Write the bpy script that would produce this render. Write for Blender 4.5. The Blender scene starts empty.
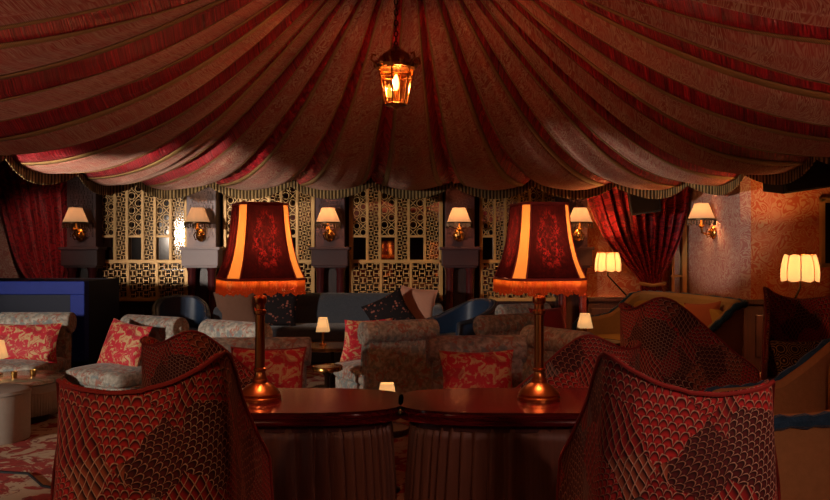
import bpy, math, random
from mathutils import Vector, noise as mnoise
random.seed(7)
PI = math.pi
sc = bpy.context.scene
COL = sc.collection
F = 807.0
CZ = 1.34

# ---------------------------------------------------------------- node helper
class NT:
    def __init__(s, name):
        s.m = bpy.data.materials.new(name); s.m.use_nodes = True
        s.t = s.m.node_tree; s.t.nodes.clear()
        s.out = s.t.nodes.new('ShaderNodeOutputMaterial')
    def n(s, typ, **kw):
        nd = s.t.nodes.new(typ)
        for k, v in kw.items(): setattr(nd, k, v)
        return nd
    def put(s, sock, v):
        if v is None: return
        if isinstance(v, bpy.types.NodeSocket): s.t.links.new(v, sock)
        else:
            if isinstance(v, (tuple, list)) and len(v) == 3 and sock.type == 'RGBA': v = (*v, 1)
            sock.default_value = v
    def uv(s): return s.n('ShaderNodeTexCoord').outputs['UV']
    def obj(s): return s.n('ShaderNodeTexCoord').outputs['Object']
    def map(s, v, scale=(1, 1, 1), loc=(0, 0, 0), rot=(0, 0, 0)):
        nd = s.n('ShaderNodeMapping'); s.put(nd.inputs['Vector'], v)
        nd.inputs['Scale'].default_value = scale; nd.inputs['Location'].default_value = loc; nd.inputs['Rotation'].default_value = rot
        return nd.outputs[0]
    def noise(s, v, scale=5, detail=3, rough=.5, dist=0, color=False):
        nd = s.n('ShaderNodeTexNoise'); s.put(nd.inputs['Vector'], v)
        nd.inputs['Scale'].default_value = scale; nd.inputs['Detail'].default_value = detail
        nd.inputs['Roughness'].default_value = rough; nd.inputs['Distortion'].default_value = dist
        return nd.outputs['Color'] if color else nd.outputs[0]
    def voro(s, v, scale=5, feature='F1', rand=1.0, out='Distance'):
        nd = s.n('ShaderNodeTexVoronoi', feature=feature); s.put(nd.inputs['Vector'], v)
        nd.inputs['Scale'].default_value = scale; nd.inputs['Randomness'].default_value = rand
        return nd.outputs[out]
    def mth(s, op, a, b=None, c=None, clamp=False):
        nd = s.n('ShaderNodeMath', operation=op, use_clamp=clamp)
        s.put(nd.inputs[0], a); s.put(nd.inputs[1], b); s.put(nd.inputs[2], c)
        return nd.outputs[0]
    def vec(s, op, a, b=None):
        nd = s.n('ShaderNodeVectorMath', operation=op); s.put(nd.inputs[0], a); s.put(nd.inputs[1], b)
        return nd.outputs[0]
    def sep(s, v):
        nd = s.n('ShaderNodeSeparateXYZ'); s.put(nd.inputs[0], v); return nd.outputs
    def comb(s, x, y, z=0.0):
        nd = s.n('ShaderNodeCombineXYZ'); s.put(nd.inputs[0], x); s.put(nd.inputs[1], y); s.put(nd.inputs[2], z); return nd.outputs[0]
    def ramp(s, f, stops, interp='LINEAR'):
        nd = s.n('ShaderNodeValToRGB'); s.put(nd.inputs[0], f); r = nd.color_ramp; r.interpolation = interp
        while len(r.elements) < len(stops): r.elements.new(.5)
        for e, (p, c) in zip(r.elements, stops):
            e.position = p; e.color = (*c, 1) if len(c) == 3 else c
        return nd.outputs[0]
    def step(s, f, lo, hi):
        nd = s.n('ShaderNodeMapRange', interpolation_type='SMOOTHSTEP'); s.put(nd.inputs[0], f)
        nd.inputs[1].default_value = lo; nd.inputs[2].default_value = hi
        return nd.outputs[0]
    def mix(s, f, a, b, mode='MIX'):
        nd = s.n('ShaderNodeMix', data_type='RGBA', blend_type=mode)
        s.put(nd.inputs[0], f); s.put(nd.inputs[6], a); s.put(nd.inputs[7], b); return nd.outputs[2]
    def mixf(s, f, a, b):
        nd = s.n('ShaderNodeMix', data_type='FLOAT')
        s.put(nd.inputs[0], f); s.put(nd.inputs[2], a); s.put(nd.inputs[3], b); return nd.outputs[0]
    def bump(s, h, strength=.3, dist=.01):
        nd = s.n('ShaderNodeBump'); s.put(nd.inputs['Height'], h)
        nd.inputs['Strength'].default_value = strength; nd.inputs['Distance'].default_value = dist; return nd.outputs[0]
    def done(s, col, rough=.8, metal=0, spec=.3, sheen=0, sheen_tint=None, normal=None, emit=None, estr=0, coat=0, trans=0):
        p = s.n('ShaderNodeBsdfPrincipled')
        s.put(p.inputs['Base Color'], col); s.put(p.inputs['Roughness'], rough); s.put(p.inputs['Metallic'], metal)
        s.put(p.inputs['Specular IOR Level'], spec)
        if sheen:
            s.put(p.inputs['Sheen Weight'], sheen); s.put(p.inputs['Sheen Roughness'], .4)
            s.put(p.inputs['Sheen Tint'], sheen_tint or (1, 1, 1))
        if normal: s.put(p.inputs['Normal'], normal)
        if emit is not None: s.put(p.inputs['Emission Color'], emit); s.put(p.inputs['Emission Strength'], estr)
        if coat: s.put(p.inputs['Coat Weight'], coat); s.put(p.inputs['Coat Roughness'], .08)
        if trans: s.put(p.inputs['Transmission Weight'], trans)
        s.t.links.new(p.outputs[0], s.out.inputs[0]); return s.m

def plain(name, col, rough=.8, bumpy=0, bscale=60, vary=.15, **kw):
    t = NT(name); o = t.obj(); nz = t.noise(o, bscale * .2, 3)
    c = t.mix(t.mth('MULTIPLY', nz, vary * 2), col, tuple(x * .45 for x in col))
    nm = t.bump(t.noise(o, bscale, 3), bumpy, .005) if bumpy else None
    return t.done(c, rough, normal=nm, **kw)

def swirl(t, v, scale, freq, dist=.6, detail=2):
    n = t.noise(v, scale, detail, .5, dist)
    return t.mth('SINE', t.mth('MULTIPLY', n, freq)), n

M = {}
def mats():
    # canopy paisley
    t = NT('paisley_cloth'); u = t.uv()
    w, n = swirl(t, u, 5.5, 62, 1.4)
    k = t.step(w, -.35, .55); big = t.step(t.noise(u, 3.0, 2), .42, .62)
    c = t.mix(k, (.3, .07, .05), (.46, .28, .19)); c = t.mix(t.mth('MULTIPLY', big, .45), c, (.42, .1, .075))
    M['paisley'] = t.done(c, .8, spec=.2, sheen=.25, sheen_tint=(1, .7, .55), normal=t.bump(w, .25, .006))
    # crushed velvet
    t = NT('crushed_red_velvet'); u = t.uv(); n = t.noise(t.map(u, (1, .5, 1)), 14, 4, .6, 1.2); w, _ = swirl(t, u, 7, 40, 1)
    c = t.ramp(n, [(.3, (.06, .001, .004)), (.5, (.4, .006, .016)), (.68, (.8, .025, .04))])
    c = t.mix(t.mth('MULTIPLY', t.step(w, .2, .9), .35), c, (.07, .003, .008))
    M['velvet'] = t.done(c, .38, spec=.5, sheen=.4, sheen_tint=(1, .2, .2), normal=t.bump(n, 1, .05))
    # gold braid
    t = NT('gold_braid'); u = t.uv(); w = t.n('ShaderNodeTexWave', bands_direction='Y'); t.put(w.inputs['Vector'], u); w.inputs['Scale'].default_value = 40
    M['braid'] = t.done(t.mix(w.outputs[1], (.22, .12, .04), (.42, .26, .1)), .6, spec=.3, normal=t.bump(w.outputs[1], .4, .004))
    t = NT('gold_fringe'); u = t.uv(); s_ = t.sep(u); a = t.mth('SINE', t.mth('MULTIPLY', s_[0], 150)); b = t.mth('SINE', t.mth('MULTIPLY', s_[0], 30))
    M['fringe'] = t.done(t.mix(t.step(a, -.6, .7), (.05, .028, .01), (.34, .22, .09)), .7, spec=.2, normal=t.bump(a, .6, .01))
    # chair snakeskin cut velvet
    t = NT('scale_patterned_velvet'); u0 = t.uv()
    wob = t.vec('SCALE', t.vec('SUBTRACT', t.noise(u0, 7, 2, color=True), (.5, .5, .5))); wob.node.inputs['Scale'].default_value = .05
    u = t.vec('ADD', u0, wob)
    vc = t.n('ShaderNodeTexVoronoi', feature='F1'); t.put(vc.inputs['Vector'], t.vec('ADD', u, wob)); vc.inputs['Scale'].default_value = 6.5
    rnd = t.sep(vc.outputs['Color'])
    big = t.voro(t.vec('ADD', u, wob), 6.5, 'DISTANCE_TO_EDGE')
    def scallop(S, rot):
        s_ = t.sep(t.map(u, (S, S * 1.25, 1), rot=(0, 0, rot))); row = t.mth('FLOOR', s_[1])
        ou = t.mth('SUBTRACT', t.mth('FRACT', t.mth('ADD', s_[0], t.mth('MULTIPLY', row, .5))), .5)
        ov = t.mth('SUBTRACT', s_[1], row)
        h = t.mth('SQRT', t.mth('MAXIMUM', t.mth('SUBTRACT', 1.0, t.mth('MULTIPLY', t.mth('MULTIPLY', ou, ou), 4.0)), 0.0))
        d = t.mth('SUBTRACT', h, ov)
        return t.mth('ABSOLUTE', d), t.mth('FRACT', t.mth('ADD', d, 1.0))
    def diamond(S):
        s_ = t.sep(t.map(u, (S, S * .62, 1))); a = t.mth('ADD', s_[0], s_[1]); b = t.mth('SUBTRACT', s_[0], s_[1])
        p = t.mth('ABSOLUTE', t.mth('SUBTRACT', t.mth('FRACT', a), .5)); q = t.mth('ABSOLUTE', t.mth('SUBTRACT', t.mth('FRACT', b), .5))
        m = t.mth('MAXIMUM', p, q); return t.mth('MULTIPLY', t.mth('SUBTRACT', .5, m), 2.0), t.mth('SUBTRACT', 1.0, t.mth('FRACT', a))
    la, ga = scallop(36, .15); lb, gb = diamond(34); lc, gc = scallop(25, -.85); ld, gd = scallop(44, .7)
    s1 = t.mth('GREATER_THAN', rnd[0], .3); s2 = t.mth('GREATER_THAN', rnd[0], .55); s3 = t.mth('GREATER_THAN', rnd[0], .78)
    l = t.mixf(s3, t.mixf(s2, t.mixf(s1, la, lb), lc), ld); g = t.mixf(s3, t.mixf(s2, t.mixf(s1, ga, gb), gc), gd)
    mid = t.ramp(rnd[1], [(0, (.1, .02, .02)), (.25, (.34, .022, .022)), (.55, (.52, .03, .03)), (.8, (.36, .1, .05)), (.93, (.2, .17, .15))], 'CONSTANT')
    body = t.mix(t.step(g, .05, .85), (.012, .005, .006), mid)
    line = t.mix(rnd[2], (.42, .2, .11), (.6, .42, .28))
    c = t.mix(t.step(l, .17, .05), body, line)
    M['snake'] = t.done(c, .65, spec=.3, sheen=.2, sheen_tint=(1, .5, .4), normal=t.bump(t.step(l, 0, .25), .5, .006))
    # grey floral damask
    t = NT('grey_floral_damask'); o = t.obj(); nz = t.noise(o, 17, 3, .6, 1.0)
    c = t.ramp(t.noise(o, 30, 3), [(.35, (.2, .18, .15)), (.65, (.42, .39, .33))])
    c = t.mix(t.mth('MULTIPLY', t.step(nz, .54, .6), .8), c, (.3, .1, .07)); nb = t.noise(t.map(o, loc=(3, 1, 7)), 14, 2, .5, .6)
    c = t.mix(t.mth('MULTIPLY', t.step(nb, .56, .62), .7), c, (.14, .19, .2))
    vr = t.mth('SINE', t.mth('MULTIPLY', t.voro(o, 5.5), 44)); vd = t.step(t.voro(o, 5.5), .3, .22)
    c = t.mix(t.mth('MULTIPLY', t.mth('MULTIPLY', t.step(vr, 0, .7), vd), .75), c, (.33, .1, .07))
    M['floral'] = t.done(c, .75, spec=.25, sheen=.15, normal=t.bump(nz, .25, .006))
    t = NT('red_gold_damask'); o = t.obj(); nz = t.noise(o, 17, 4, .6, 1.6); w = t.step(nz, .49, .6)
    c = t.mix(w, (.5, .018, .035), (.55, .36, .17)); fl = t.step(t.noise(t.map(o, loc=(5, 5, 5)), 7, 2), .6, .65); c = t.mix(t.mth('MULTIPLY', fl, .6), c, (.28, .01, .02))
    M['redgold'] = t.done(c, .6, spec=.3, sheen=.2, normal=t.bump(w, .3, .004))
    # wallpaper
    t = NT('swirl_wallpaper'); o = t.obj(); w, n = swirl(t, o, 6, 50, 1.5, 1)
    c = t.mix(t.step(w, -.5, .6), (.48, .1, .035), (.55, .27, .13)); c = t.mix(t.mth('MULTIPLY', t.step(n, .5, .62), .5), c, (.55, .2, .1))
    M['wallpaper'] = t.done(c, .7, spec=.2)
    t = NT('pale_swirl_wallpaper'); o = t.obj(); w, n = swirl(t, o, 7, 45, 1.6, 1)
    c = t.mix(t.step(w, -.5, .6), (.4, .17, .15), (.5, .36, .29))
    M['wallpaper_pale'] = t.done(c, .75, spec=.2)
    # carpet
    t = NT('cream_red_carpet'); o = t.obj(); nz = t.noise(o, 3.4, 4, .6, 1.6); fz = t.noise(o, 180, 2)
    c = t.mix(t.step(nz, .5, .54), (.5, .36, .24), (.32, .045, .04)); c = t.mix(t.mth('MULTIPLY', t.step(t.noise(o, 9, 3, .5, 1.4), .58, .62), .8), c, (.2, .03, .03))
    c = t.mix(t.mth('MULTIPLY', fz, .3), c, (.1, .06, .04))
    M['carpet'] = t.done(c, .95, spec=.1, normal=t.bump(fz, .5, .006))
    # curtain
    t = NT('red_curtain_brocade'); u = t.uv(); w, n = swirl(t, u, 7, 34, 1.2); v = t.voro(u, 9)
    c = t.mix(t.step(w, -.2, .7), (.32, .01, .018), (.1, .004, .01)); c = t.mix(t.mth('MULTIPLY', t.step(v, .16, .1), .6), c, (.5, .2, .14))
    M['curtain'] = t.done(c, .55, spec=.35, sheen=.4, sheen_tint=(1, .3, .25))
    # wood
    t = NT('mahogany_polish'); o = t.obj(); w = t.noise(t.map(o, (1.2, 26, 26)), 4, 4, .6)
    c = t.ramp(w, [(.3, (.025, .002, .003)), (.55, (.075, .005, .006)), (.75, (.11, .008, .008))])
    M['mahogany'] = t.done(c, .18, spec=.4, coat=.25)
    t = NT('dark_panel_wood'); o = t.obj(); w = t.noise(t.map(o, (20, 20, 1.2)), 3, 4, .6)
    M['darkwood'] = t.done(t.ramp(w, [(.3, (.014, .006, .006)), (.7, (.045, .014, .013))]), .4, spec=.4)
    t = NT('red_varnished_column'); o = t.obj(); w = t.noise(t.map(o, (8, 8, 1)), 4, 3)
    M['redcol'] = t.done(t.ramp(w, [(.3, (.05, .01, .012)), (.7, (.1, .016, .018))]), .25, spec=.5, coat=.3)
    M['plum'] = plain('plum_paint', (.055, .015, .018), .5, .1, 30, spec=.4)
    M['mauve'] = plain('grey_mauve_paint', (.36, .29, .3), .5, .1, 30, spec=.4)
    M['gold'] = plain('gold_paint', (.6, .34, .11), .42, .08, 40, metal=.25, spec=.5)
    t = NT('brass'); o = t.obj(); n = t.noise(o, 25, 3)
    M['brass'] = t.done(t.mix(n, (.62, .33, .09), (.4, .19, .05)), .24, metal=1)
    t = NT('aged_copper_brass'); o = t.obj(); n = t.noise(o, 25, 3)
    M['copper'] = t.done(t.mix(n, (.5, .2, .05), (.3, .1, .03)), t.mixf(n, .22, .4), metal=1)
    t = NT('antique_mirror'); o = t.obj(); n = t.noise(o, 4, 4)
    M['mirror'] = t.done(t.mix(n, (.62, .58, .55), (.45, .42, .4)), .04, metal=1)
    M['navy'] = plain('navy_leather', (.012, .03, .068), .5, .1, 120, spec=.5)
    M['navydark'] = plain('dark_navy_leather', (.02, .024, .032), .45, .1, 120, spec=.5)
    M['slate'] = plain('slate_blue_wool', (.085, .095, .115), .95, .5, 260, vary=.4, sheen=.25, spec=.1)
    M['blue'] = plain('royal_blue_lacquer', (.008, .022, .2), .6, 0, spec=.15)
    M['bluedark'] = plain('blackish_blue_lacquer', (.004, .007, .022), .55, 0, spec=.15)
    M['tan'] = plain('tan_weave', (.5, .29, .11), .85, .4, 220, vary=.25, spec=.2)
    M['mustard'] = plain('mustard_cloth', (.5, .26, .05), .8, .3, 160, spec=.2)
    M['bluetrim'] = plain('blue_chenille_trim', (.05, .16, .29), .9, 1.0, 120, vary=.8, sheen=.3, spec=.1)
    M['salmon'] = plain('salmon_cotton', (.5, .24, .16), .9, .3, 160, spec=.1)
    M['brown'] = plain('brown_velvet', (.2, .1, .065), .8, .2, 120, sheen=.3, spec=.2)
    M['redvel'] = plain('plain_red_velvet', (.3, .02, .025), .7, .2, 90, sheen=.3, spec=.2)
    M['rust'] = plain('rust_velvet', (.4, .09, .03), .7, .2, 90, sheen=.3, spec=.2)
    t = NT('black_blossom_print'); o = t.obj(); v = t.voro(o, 26); n = t.noise(o, 14, 2)
    M['blackfloral'] = t.done(t.mix(t.mth('MULTIPLY', t.step(v, .4, .28), t.step(n, .45, .6)), (.012, .008, .009), (.3, .1, .07)), .8, spec=.2)
    t = NT('leopard_print'); o = t.obj(); v = t.voro(o, 34)
    M['leopard'] = t.done(t.mix(t.step(t.mth('ABSOLUTE', t.mth('SUBTRACT', v, .38)), .13, .07), (.36, .18, .06), (.02, .01, .007)), .8, spec=.2)
    t = NT('gold_lace_geometric'); o = t.obj(); v = t.mth('ABSOLUTE', t.mth('SINE', t.mth('MULTIPLY', t.voro(o, 12, rand=.3), 24)))
    M['lace'] = t.done(t.mix(t.step(v, .45, .25), (.02, .012, .01), (.45, .3, .1)), .7, spec=.3)
    t = NT('brown_pleated_taffeta'); o = t.obj(); n = t.noise(t.map(o, (60, 60, 3)), 2, 3)
    M['skirt'] = t.done(t.mix(n, (.045, .016, .009), (.1, .04, .022)), .5, spec=.35, sheen=.3, sheen_tint=(1, .6, .4))
    M['linen'] = plain('pale_linen', (.38, .33, .28), .9, .4, 200, spec=.15)
    M['black'] = plain('matte_black', (.009, .007, .008), .6, .1, 60, spec=.3)
    M['darkmetal'] = plain('bronze_metal', (.05, .03, .018), .35, 0, metal=.9)
    M['rim'] = plain('crimson_piping', (.28, .03, .025), .55, .1, 90, spec=.35)
    M['ceil'] = plain('dark_ceiling_paint', (.03, .015, .015), .9)
    M['wallred'] = plain('oxblood_paint', (.05, .012, .012), .8)
    t = NT('painted_marble'); o = t.obj(); n = t.noise(o, 7, 4, .6, 1)
    M['marble'] = t.done(t.ramp(n, [(.35, (.12, .14, .08)), (.5, (.4, .32, .2)), (.62, (.3, .12, .08)), (.75, (.42, .36, .25))]), .25, spec=.5, coat=.4)
    # glass
    t = NT('lantern_glass'); tr = t.n('ShaderNodeBsdfTransparent'); gl = t.n('ShaderNodeBsdfGlossy'); tr.inputs[0].default_value = (1, .78, .5, 1)
    gl.inputs[0].default_value = (1, .8, .5, 1); gl.inputs['Roughness'].default_value = .08; mx = t.n('ShaderNodeMixShader'); mx.inputs[0].default_value = .12
    t.t.links.new(tr.outputs[0], mx.inputs[1]); t.t.links.new(gl.outputs[0], mx.inputs[2]); t.t.links.new(mx.outputs[0], t.out.inputs[0]); M['glass'] = t.m
    # lit shades: cloth that lets the bulb through, plus its own glow
    def lit(name, col, ecol, estr, pattern=None, tl_=.4):
        t = NT(name); d = t.n('ShaderNodeBsdfDiffuse'); tl = t.n('ShaderNodeBsdfTranslucent'); e = t.n('ShaderNodeEmission'); m1 = t.n('ShaderNodeMixShader'); ad = t.n('ShaderNodeAddShader')
        c = col; ec = ecol
        if pattern: c, ec = pattern(t, col, ecol)
        for nd in (d, tl): t.put(nd.inputs[0], c)
        t.put(e.inputs[0], ec); e.inputs[1].default_value = estr; m1.inputs[0].default_value = tl_
        L = t.t.links; L.new(d.outputs[0], m1.inputs[1]); L.new(tl.outputs[0], m1.inputs[2]); L.new(m1.outputs[0], ad.inputs[0]); L.new(e.outputs[0], ad.inputs[1]); L.new(ad.outputs[0], t.out.inputs[0])
        return t.m
    def redpat(t, col, ecol):
        u = t.uv(); n = t.noise(u, 14, 5, .7, 1.5); k = t.step(n, .46, .62)
        s_ = t.sep(t.map(u, (1, 1, 1)))
        du = t.mth('MULTIPLY', t.mth('SUBTRACT', s_[0], .5), 2.4); dv = t.mth('MULTIPLY', t.mth('SUBTRACT', s_[1], .52), 2.3)
        r = t.mth('ADD', t.mth('MULTIPLY', du, du), t.mth('MULTIPLY', dv, dv)); md = t.step(r, 1.0, .25)
        return t.mix(k, (.007, .0015, .0015), (.016, .002, .002)), t.mix(t.mth('MULTIPLY', t.mth('MULTIPLY', k, md), t.step(t.noise(u, 5, 2), .35, .62)), (.008, .0003, .0003), ecol)
    M['shade_red'] = lit('dark_red_velvet_shade', (.2, .02, .015), (.6, .016, .008), .38, redpat, .25)
    M['shade_strip'] = lit('amber_silk_strip', (.1, .032, .008), (1, .27, .035), .36)
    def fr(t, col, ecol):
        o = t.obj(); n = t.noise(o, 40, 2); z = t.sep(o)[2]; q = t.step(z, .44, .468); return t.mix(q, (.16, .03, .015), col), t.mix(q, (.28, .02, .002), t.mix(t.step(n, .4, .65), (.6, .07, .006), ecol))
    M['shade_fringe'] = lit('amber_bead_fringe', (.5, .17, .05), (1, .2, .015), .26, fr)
    M['shade_cream'] = lit('cream_parchment_shade', (.3, .19, .11), (1, .55, .27), .13, None, .2)
    M['shade_mini'] = lit('ivory_card_shade', (.3, .2, .11), (1, .58, .24), .22, None, .2)
    M['shade_tulip'] = lit('glowing_cream_silk', (.12, .08, .04), (1, .6, .25), .25, None, .4)
    t = NT('bulb_glow'); e = t.n('ShaderNodeEmission'); e.inputs[0].default_value = (1, .5, .12, 1); e.inputs[1].default_value = 8; t.t.links.new(e.outputs[0], t.out.inputs[0]); M['bulb'] = t.m
    t = NT('daylight_pane'); e = t.n('ShaderNodeEmission'); e.inputs[0].default_value = (.9, .95, 1, 1); e.inputs[1].default_value = 2.5; t.t.links.new(e.outputs[0], t.out.inputs[0]); M['daypane'] = t.m
mats()

# ---------------------------------------------------------------- mesh helper
def cr(pts, t):
    n = len(pts) - 1; x = max(0, min(t, 1)) * n; i = min(int(x), n - 1); f = x - i
    g = lambda k: pts[max(0, min(n, k))]
    p0, p1, p2, p3 = g(i - 1), g(i), g(i + 1), g(i + 2)
    h = lambda a, b, c, d: .5 * (2 * b + (c - a) * f + (2 * a - 5 * b + 4 * c - d) * f * f + (3 * b - a - 3 * c + d) * f ** 3)
    if isinstance(p1, (int, float)): return h(p0, p1, p2, p3)
    return tuple(h(*q) for q in zip(p0, p1, p2, p3))
def lin(pts, x):
    for (a, b), (c, d) in zip(pts, pts[1:]):
        if x <= c: return b + (d - b) * max(0, (x - a)) / (c - a)
    return pts[-1][1]

class MB:
    def __init__(s): s.v = []; s.f = []; s.uv = []
    def add(s, vs, fs, uvs=None):
        b = len(s.v); s.v += [tuple(p) for p in vs]; s.f += [tuple(i + b for i in f) for f in fs]
        s.uv += uvs if uvs else [(p[0], p[2]) for p in vs]
    def box(s, c, d, rz=0, rx=0, ry=0):
        hx, hy, hz = d[0] / 2, d[1] / 2, d[2] / 2; vs = []
        from mathutils import Euler
        R = Euler((rx, ry, rz)).to_matrix()
        for x, y, z in ((-1, -1, -1), (1, -1, -1), (1, 1, -1), (-1, 1, -1), (-1, -1, 1), (1, -1, 1), (1, 1, 1), (-1, 1, 1)):
            p = R @ Vector((x * hx, y * hy, z * hz)); vs.append((p.x + c[0], p.y + c[1], p.z + c[2]))
        s.add(vs, [(0, 3, 2, 1), (4, 5, 6, 7), (0, 1, 5, 4), (1, 2, 6, 5), (2, 3, 7, 6), (3, 0, 4, 7)])
    def grid(s, fn, nu, nv, cu=False, cv=False, uvf=None, cap=False):
        vs = []; uvs = []
        for i in range(nu):
            for j in range(nv):
                a = i / (nu if cu else nu - 1); b = j / (nv if cv else nv - 1)
                vs.append(fn(a, b)); uvs.append(uvf(a, b) if uvf else (a, b))
        fs = []
        for i in range(nu if cu else nu - 1):
            for j in range(nv if cv else nv - 1):
                i2 = (i + 1) % nu; j2 = (j + 1) % nv
                fs.append((i * nv + j, i2 * nv + j, i2 * nv + j2, i * nv + j2))
        if cap and cu:
            fs.append(tuple(i * nv for i in range(nu))[::-1]); fs.append(tuple(i * nv + nv - 1 for i in range(nu)))
        if cap and cv:
            fs.append(tuple(range(nv))); fs.append(tuple((nu - 1) * nv + j for j in range(nv))[::-1])
        s.add(vs, fs, uvs)
    def lathe(s, prof, n=24, c=(0, 0, 0), sx=1, sy=1):
        s.grid(lambda a, b: (c[0] + prof[int(round(b * (len(prof) - 1)))][0] * math.cos(2 * PI * a) * sx, c[1] + prof[int(round(b * (len(prof) - 1)))][0] * math.sin(2 * PI * a) * sy,
                             c[2] + prof[int(round(b * (len(prof) - 1)))][1]), n, len(prof), cu=True, cap=True)
    def tube(s, pts, r, n=8, closed=False):
        P = [Vector(p) for p in pts]; N = len(P); rings = []
        up = Vector((0, 0, 1)); pn = None
        for i in range(N):
            if closed: d = P[(i + 1) % N] - P[i - 1]
            else: d = P[min(i + 1, N - 1)] - P[max(i - 1, 0)]
            d = d.normalized() if d.length > 1e-9 else Vector((0, 0, 1))
            a = (pn - d * pn.dot(d)) if pn else (up - d * up.dot(d))
            if a.length < 1e-3: a = Vector((1, 0, 0)) - d * d.x
            a.normalize(); pn = a; b = d.cross(a); rr = r[i] if isinstance(r, (list, tuple)) else r
            rings.append([P[i] + (a * math.cos(2 * PI * k / n) + b * math.sin(2 * PI * k / n)) * rr for k in range(n)])
        vs = [p for g in rings for p in g]; fs = []
        for i in range(N if closed else N - 1):
            j = (i + 1) % N
            for k in range(n): fs.append((i * n + k, i * n + (k + 1) % n, j * n + (k + 1) % n, j * n + k))
        if not closed: fs.append(tuple(range(n))[::-1]); fs.append(tuple((N - 1) * n + k for k in range(n)))
        s.add(vs, fs)
    def sphere(s, c, r, n=10, m=7):
        R = r if isinstance(r, tuple) else (r, r, r)
        s.grid(lambda a, b: (c[0] + R[0] * math.sin(PI * (b * .98 + .01)) * math.cos(2 * PI * a), c[1] + R[1] * math.sin(PI * (b * .98 + .01)) * math.sin(2 * PI * a), c[2] - R[2] * math.cos(PI * (b * .98 + .01))), n, m, cu=True, cap=True)
    def build(s, name, m, parent=None, smooth=True, bevel=0, solid=0, seg=2, loc=None, rz=0, kind=None, label=None, soff=-1):
        me = bpy.data.meshes.new(name); me.from_pydata(s.v, [], s.f); me.update()
        ul = me.uv_layers.new(name='UVMap')
        for lp in me.loops: ul.data[lp.index].uv = s.uv[lp.vertex_index]
        for p in me.polygons: p.use_smooth = smooth
        me.materials.append(M[m]); o = bpy.data.objects.new(name, me); COL.objects.link(o)
        if bevel:
            b = o.modifiers.new('bevel', 'BEVEL'); b.width = bevel; b.segments = seg; b.limit_method = 'ANGLE'
        if solid:
            b = o.modifiers.new('solid', 'SOLIDIFY'); b.thickness = solid; b.offset = soff
        if smooth:
            try: me.set_sharp_from_angle(angle=math.radians(42))
            except Exception: pass
        if parent: o.parent = parent
        if loc: o.location = loc
        if rz: o.rotation_euler.z = rz
        if kind: o['kind'] = kind
        if label: o['label'] = label
        return o

def tag(o, label, cat, group=None):
    o['label'] = label; o['category'] = cat
    if group: o['group'] = group
    return o
def thing(name, label, cat, loc=(0, 0, 0), rz=0, group=None, scale=None):
    o = bpy.data.objects.new(name, None); COL.objects.link(o); o.empty_display_size = .1
    o.location = loc; o.rotation_euler.z = rz
    if scale: o.scale = (scale,) * 3
    return tag(o, label, cat, group)
KIDS = {}
def dup(root, label, loc, rz=0, scale=None, group=None):
    r = root.copy(); COL.objects.link(r); r.location = loc; r.rotation_euler.z = rz; r['label'] = label
    if scale: r.scale = scale if isinstance(scale, tuple) else (scale,) * 3
    if group: r['group'] = group
    for ch in list(root.children):
        c = ch.copy(); COL.objects.link(c); c.parent = r
        for g in list(ch.children):
            d = g.copy(); COL.objects.link(d); d.parent = c
    return r
def struct(mb, name, m, **kw):
    o = mb.build(name, m, smooth=kw.pop('smooth', False), **kw); o['kind'] = 'structure'; return o
def W(px, py, Y): return Vector(((px - 415) * Y / F, Y, CZ - (py - 250) * Y / F))
def boxm(c, d, **k): b = MB(); b.box(c, d, **k); return b
def light(name, loc, energy, col, r=.04, typ='POINT', parent=None):
    l = bpy.data.lights.new(name, typ); l.energy = energy; l.color = col
    if typ in ('POINT', 'SPOT'): l.shadow_soft_size = r
    o = bpy.data.objects.new(name, l); COL.objects.link(o); o.location = loc
    if parent: o.parent = parent
    return o
def aim(o, t):
    o.rotation_euler = (Vector(t) - o.location).to_track_quat('-Z', 'Y').to_euler()
WARM = (1, .48, .18)

# ---------------------------------------------------------------- the setting
b = boxm((-.3, 3.9, -.05), (13, 14.4, .1)); struct(b, 'floor', 'carpet')
b = boxm((-.3, 3.9, 4.05), (13, 14.4, .1)); struct(b, 'ceiling', 'ceil')
b = boxm((-2.0, 10.85, 2.0), (8.4, .1, 4.0)); struct(b, 'wall_back', 'wallred')
b = boxm((2.95, 10.79, 2.0), (1.5, .2, 4.0)); struct(b, 'wall_papered', 'wallpaper')
b = boxm((-5.2, 10.79, 2.0), (1.8, .1, 4.0)); struct(b, 'wall_curtained', 'wallpaper_pale')
b = boxm((3.64, 9.84, 2.0), (.12, 1.9, 4.0)); struct(b, 'wall_return', 'wallpaper_pale')
b = boxm((4.85, 8.95, 2.0), (2.5, .1, 4.0)); struct(b, 'wall_right_bay', 'wallpaper')
b = boxm((6.1, 3.0, 2.0), (.1, 12, 4.0)); struct(b, 'wall_right', 'wallred')
b = boxm((-.3, -3.2, 2.0), (13, .1, 4.0)); struct(b, 'wall_front', 'wallred')
b = MB(); b.box((-6.2, -2.2, 2.0), (.1, 2.2, 4.0)); b.box((-6.2, 5.55, 2.0), (.1, 10.7, 4.0)); b.box((-6.2, -.45, .6), (.1, 1.3, 1.2)); b.box((-6.2, -.45, 3.15), (.1, 1.3, 1.7))
struct(b, 'wall_left', 'wallred')
b = MB()
for y in (-1.08, -.45, .18): b.box((-6.2, y, 1.75), (.08, .06, 1.2))
for z in (1.2, 2.3): b.box((-6.2, -.45, z), (.08, 1.3, .06))
struct(b, 'window_1', 'mauve')
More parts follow.
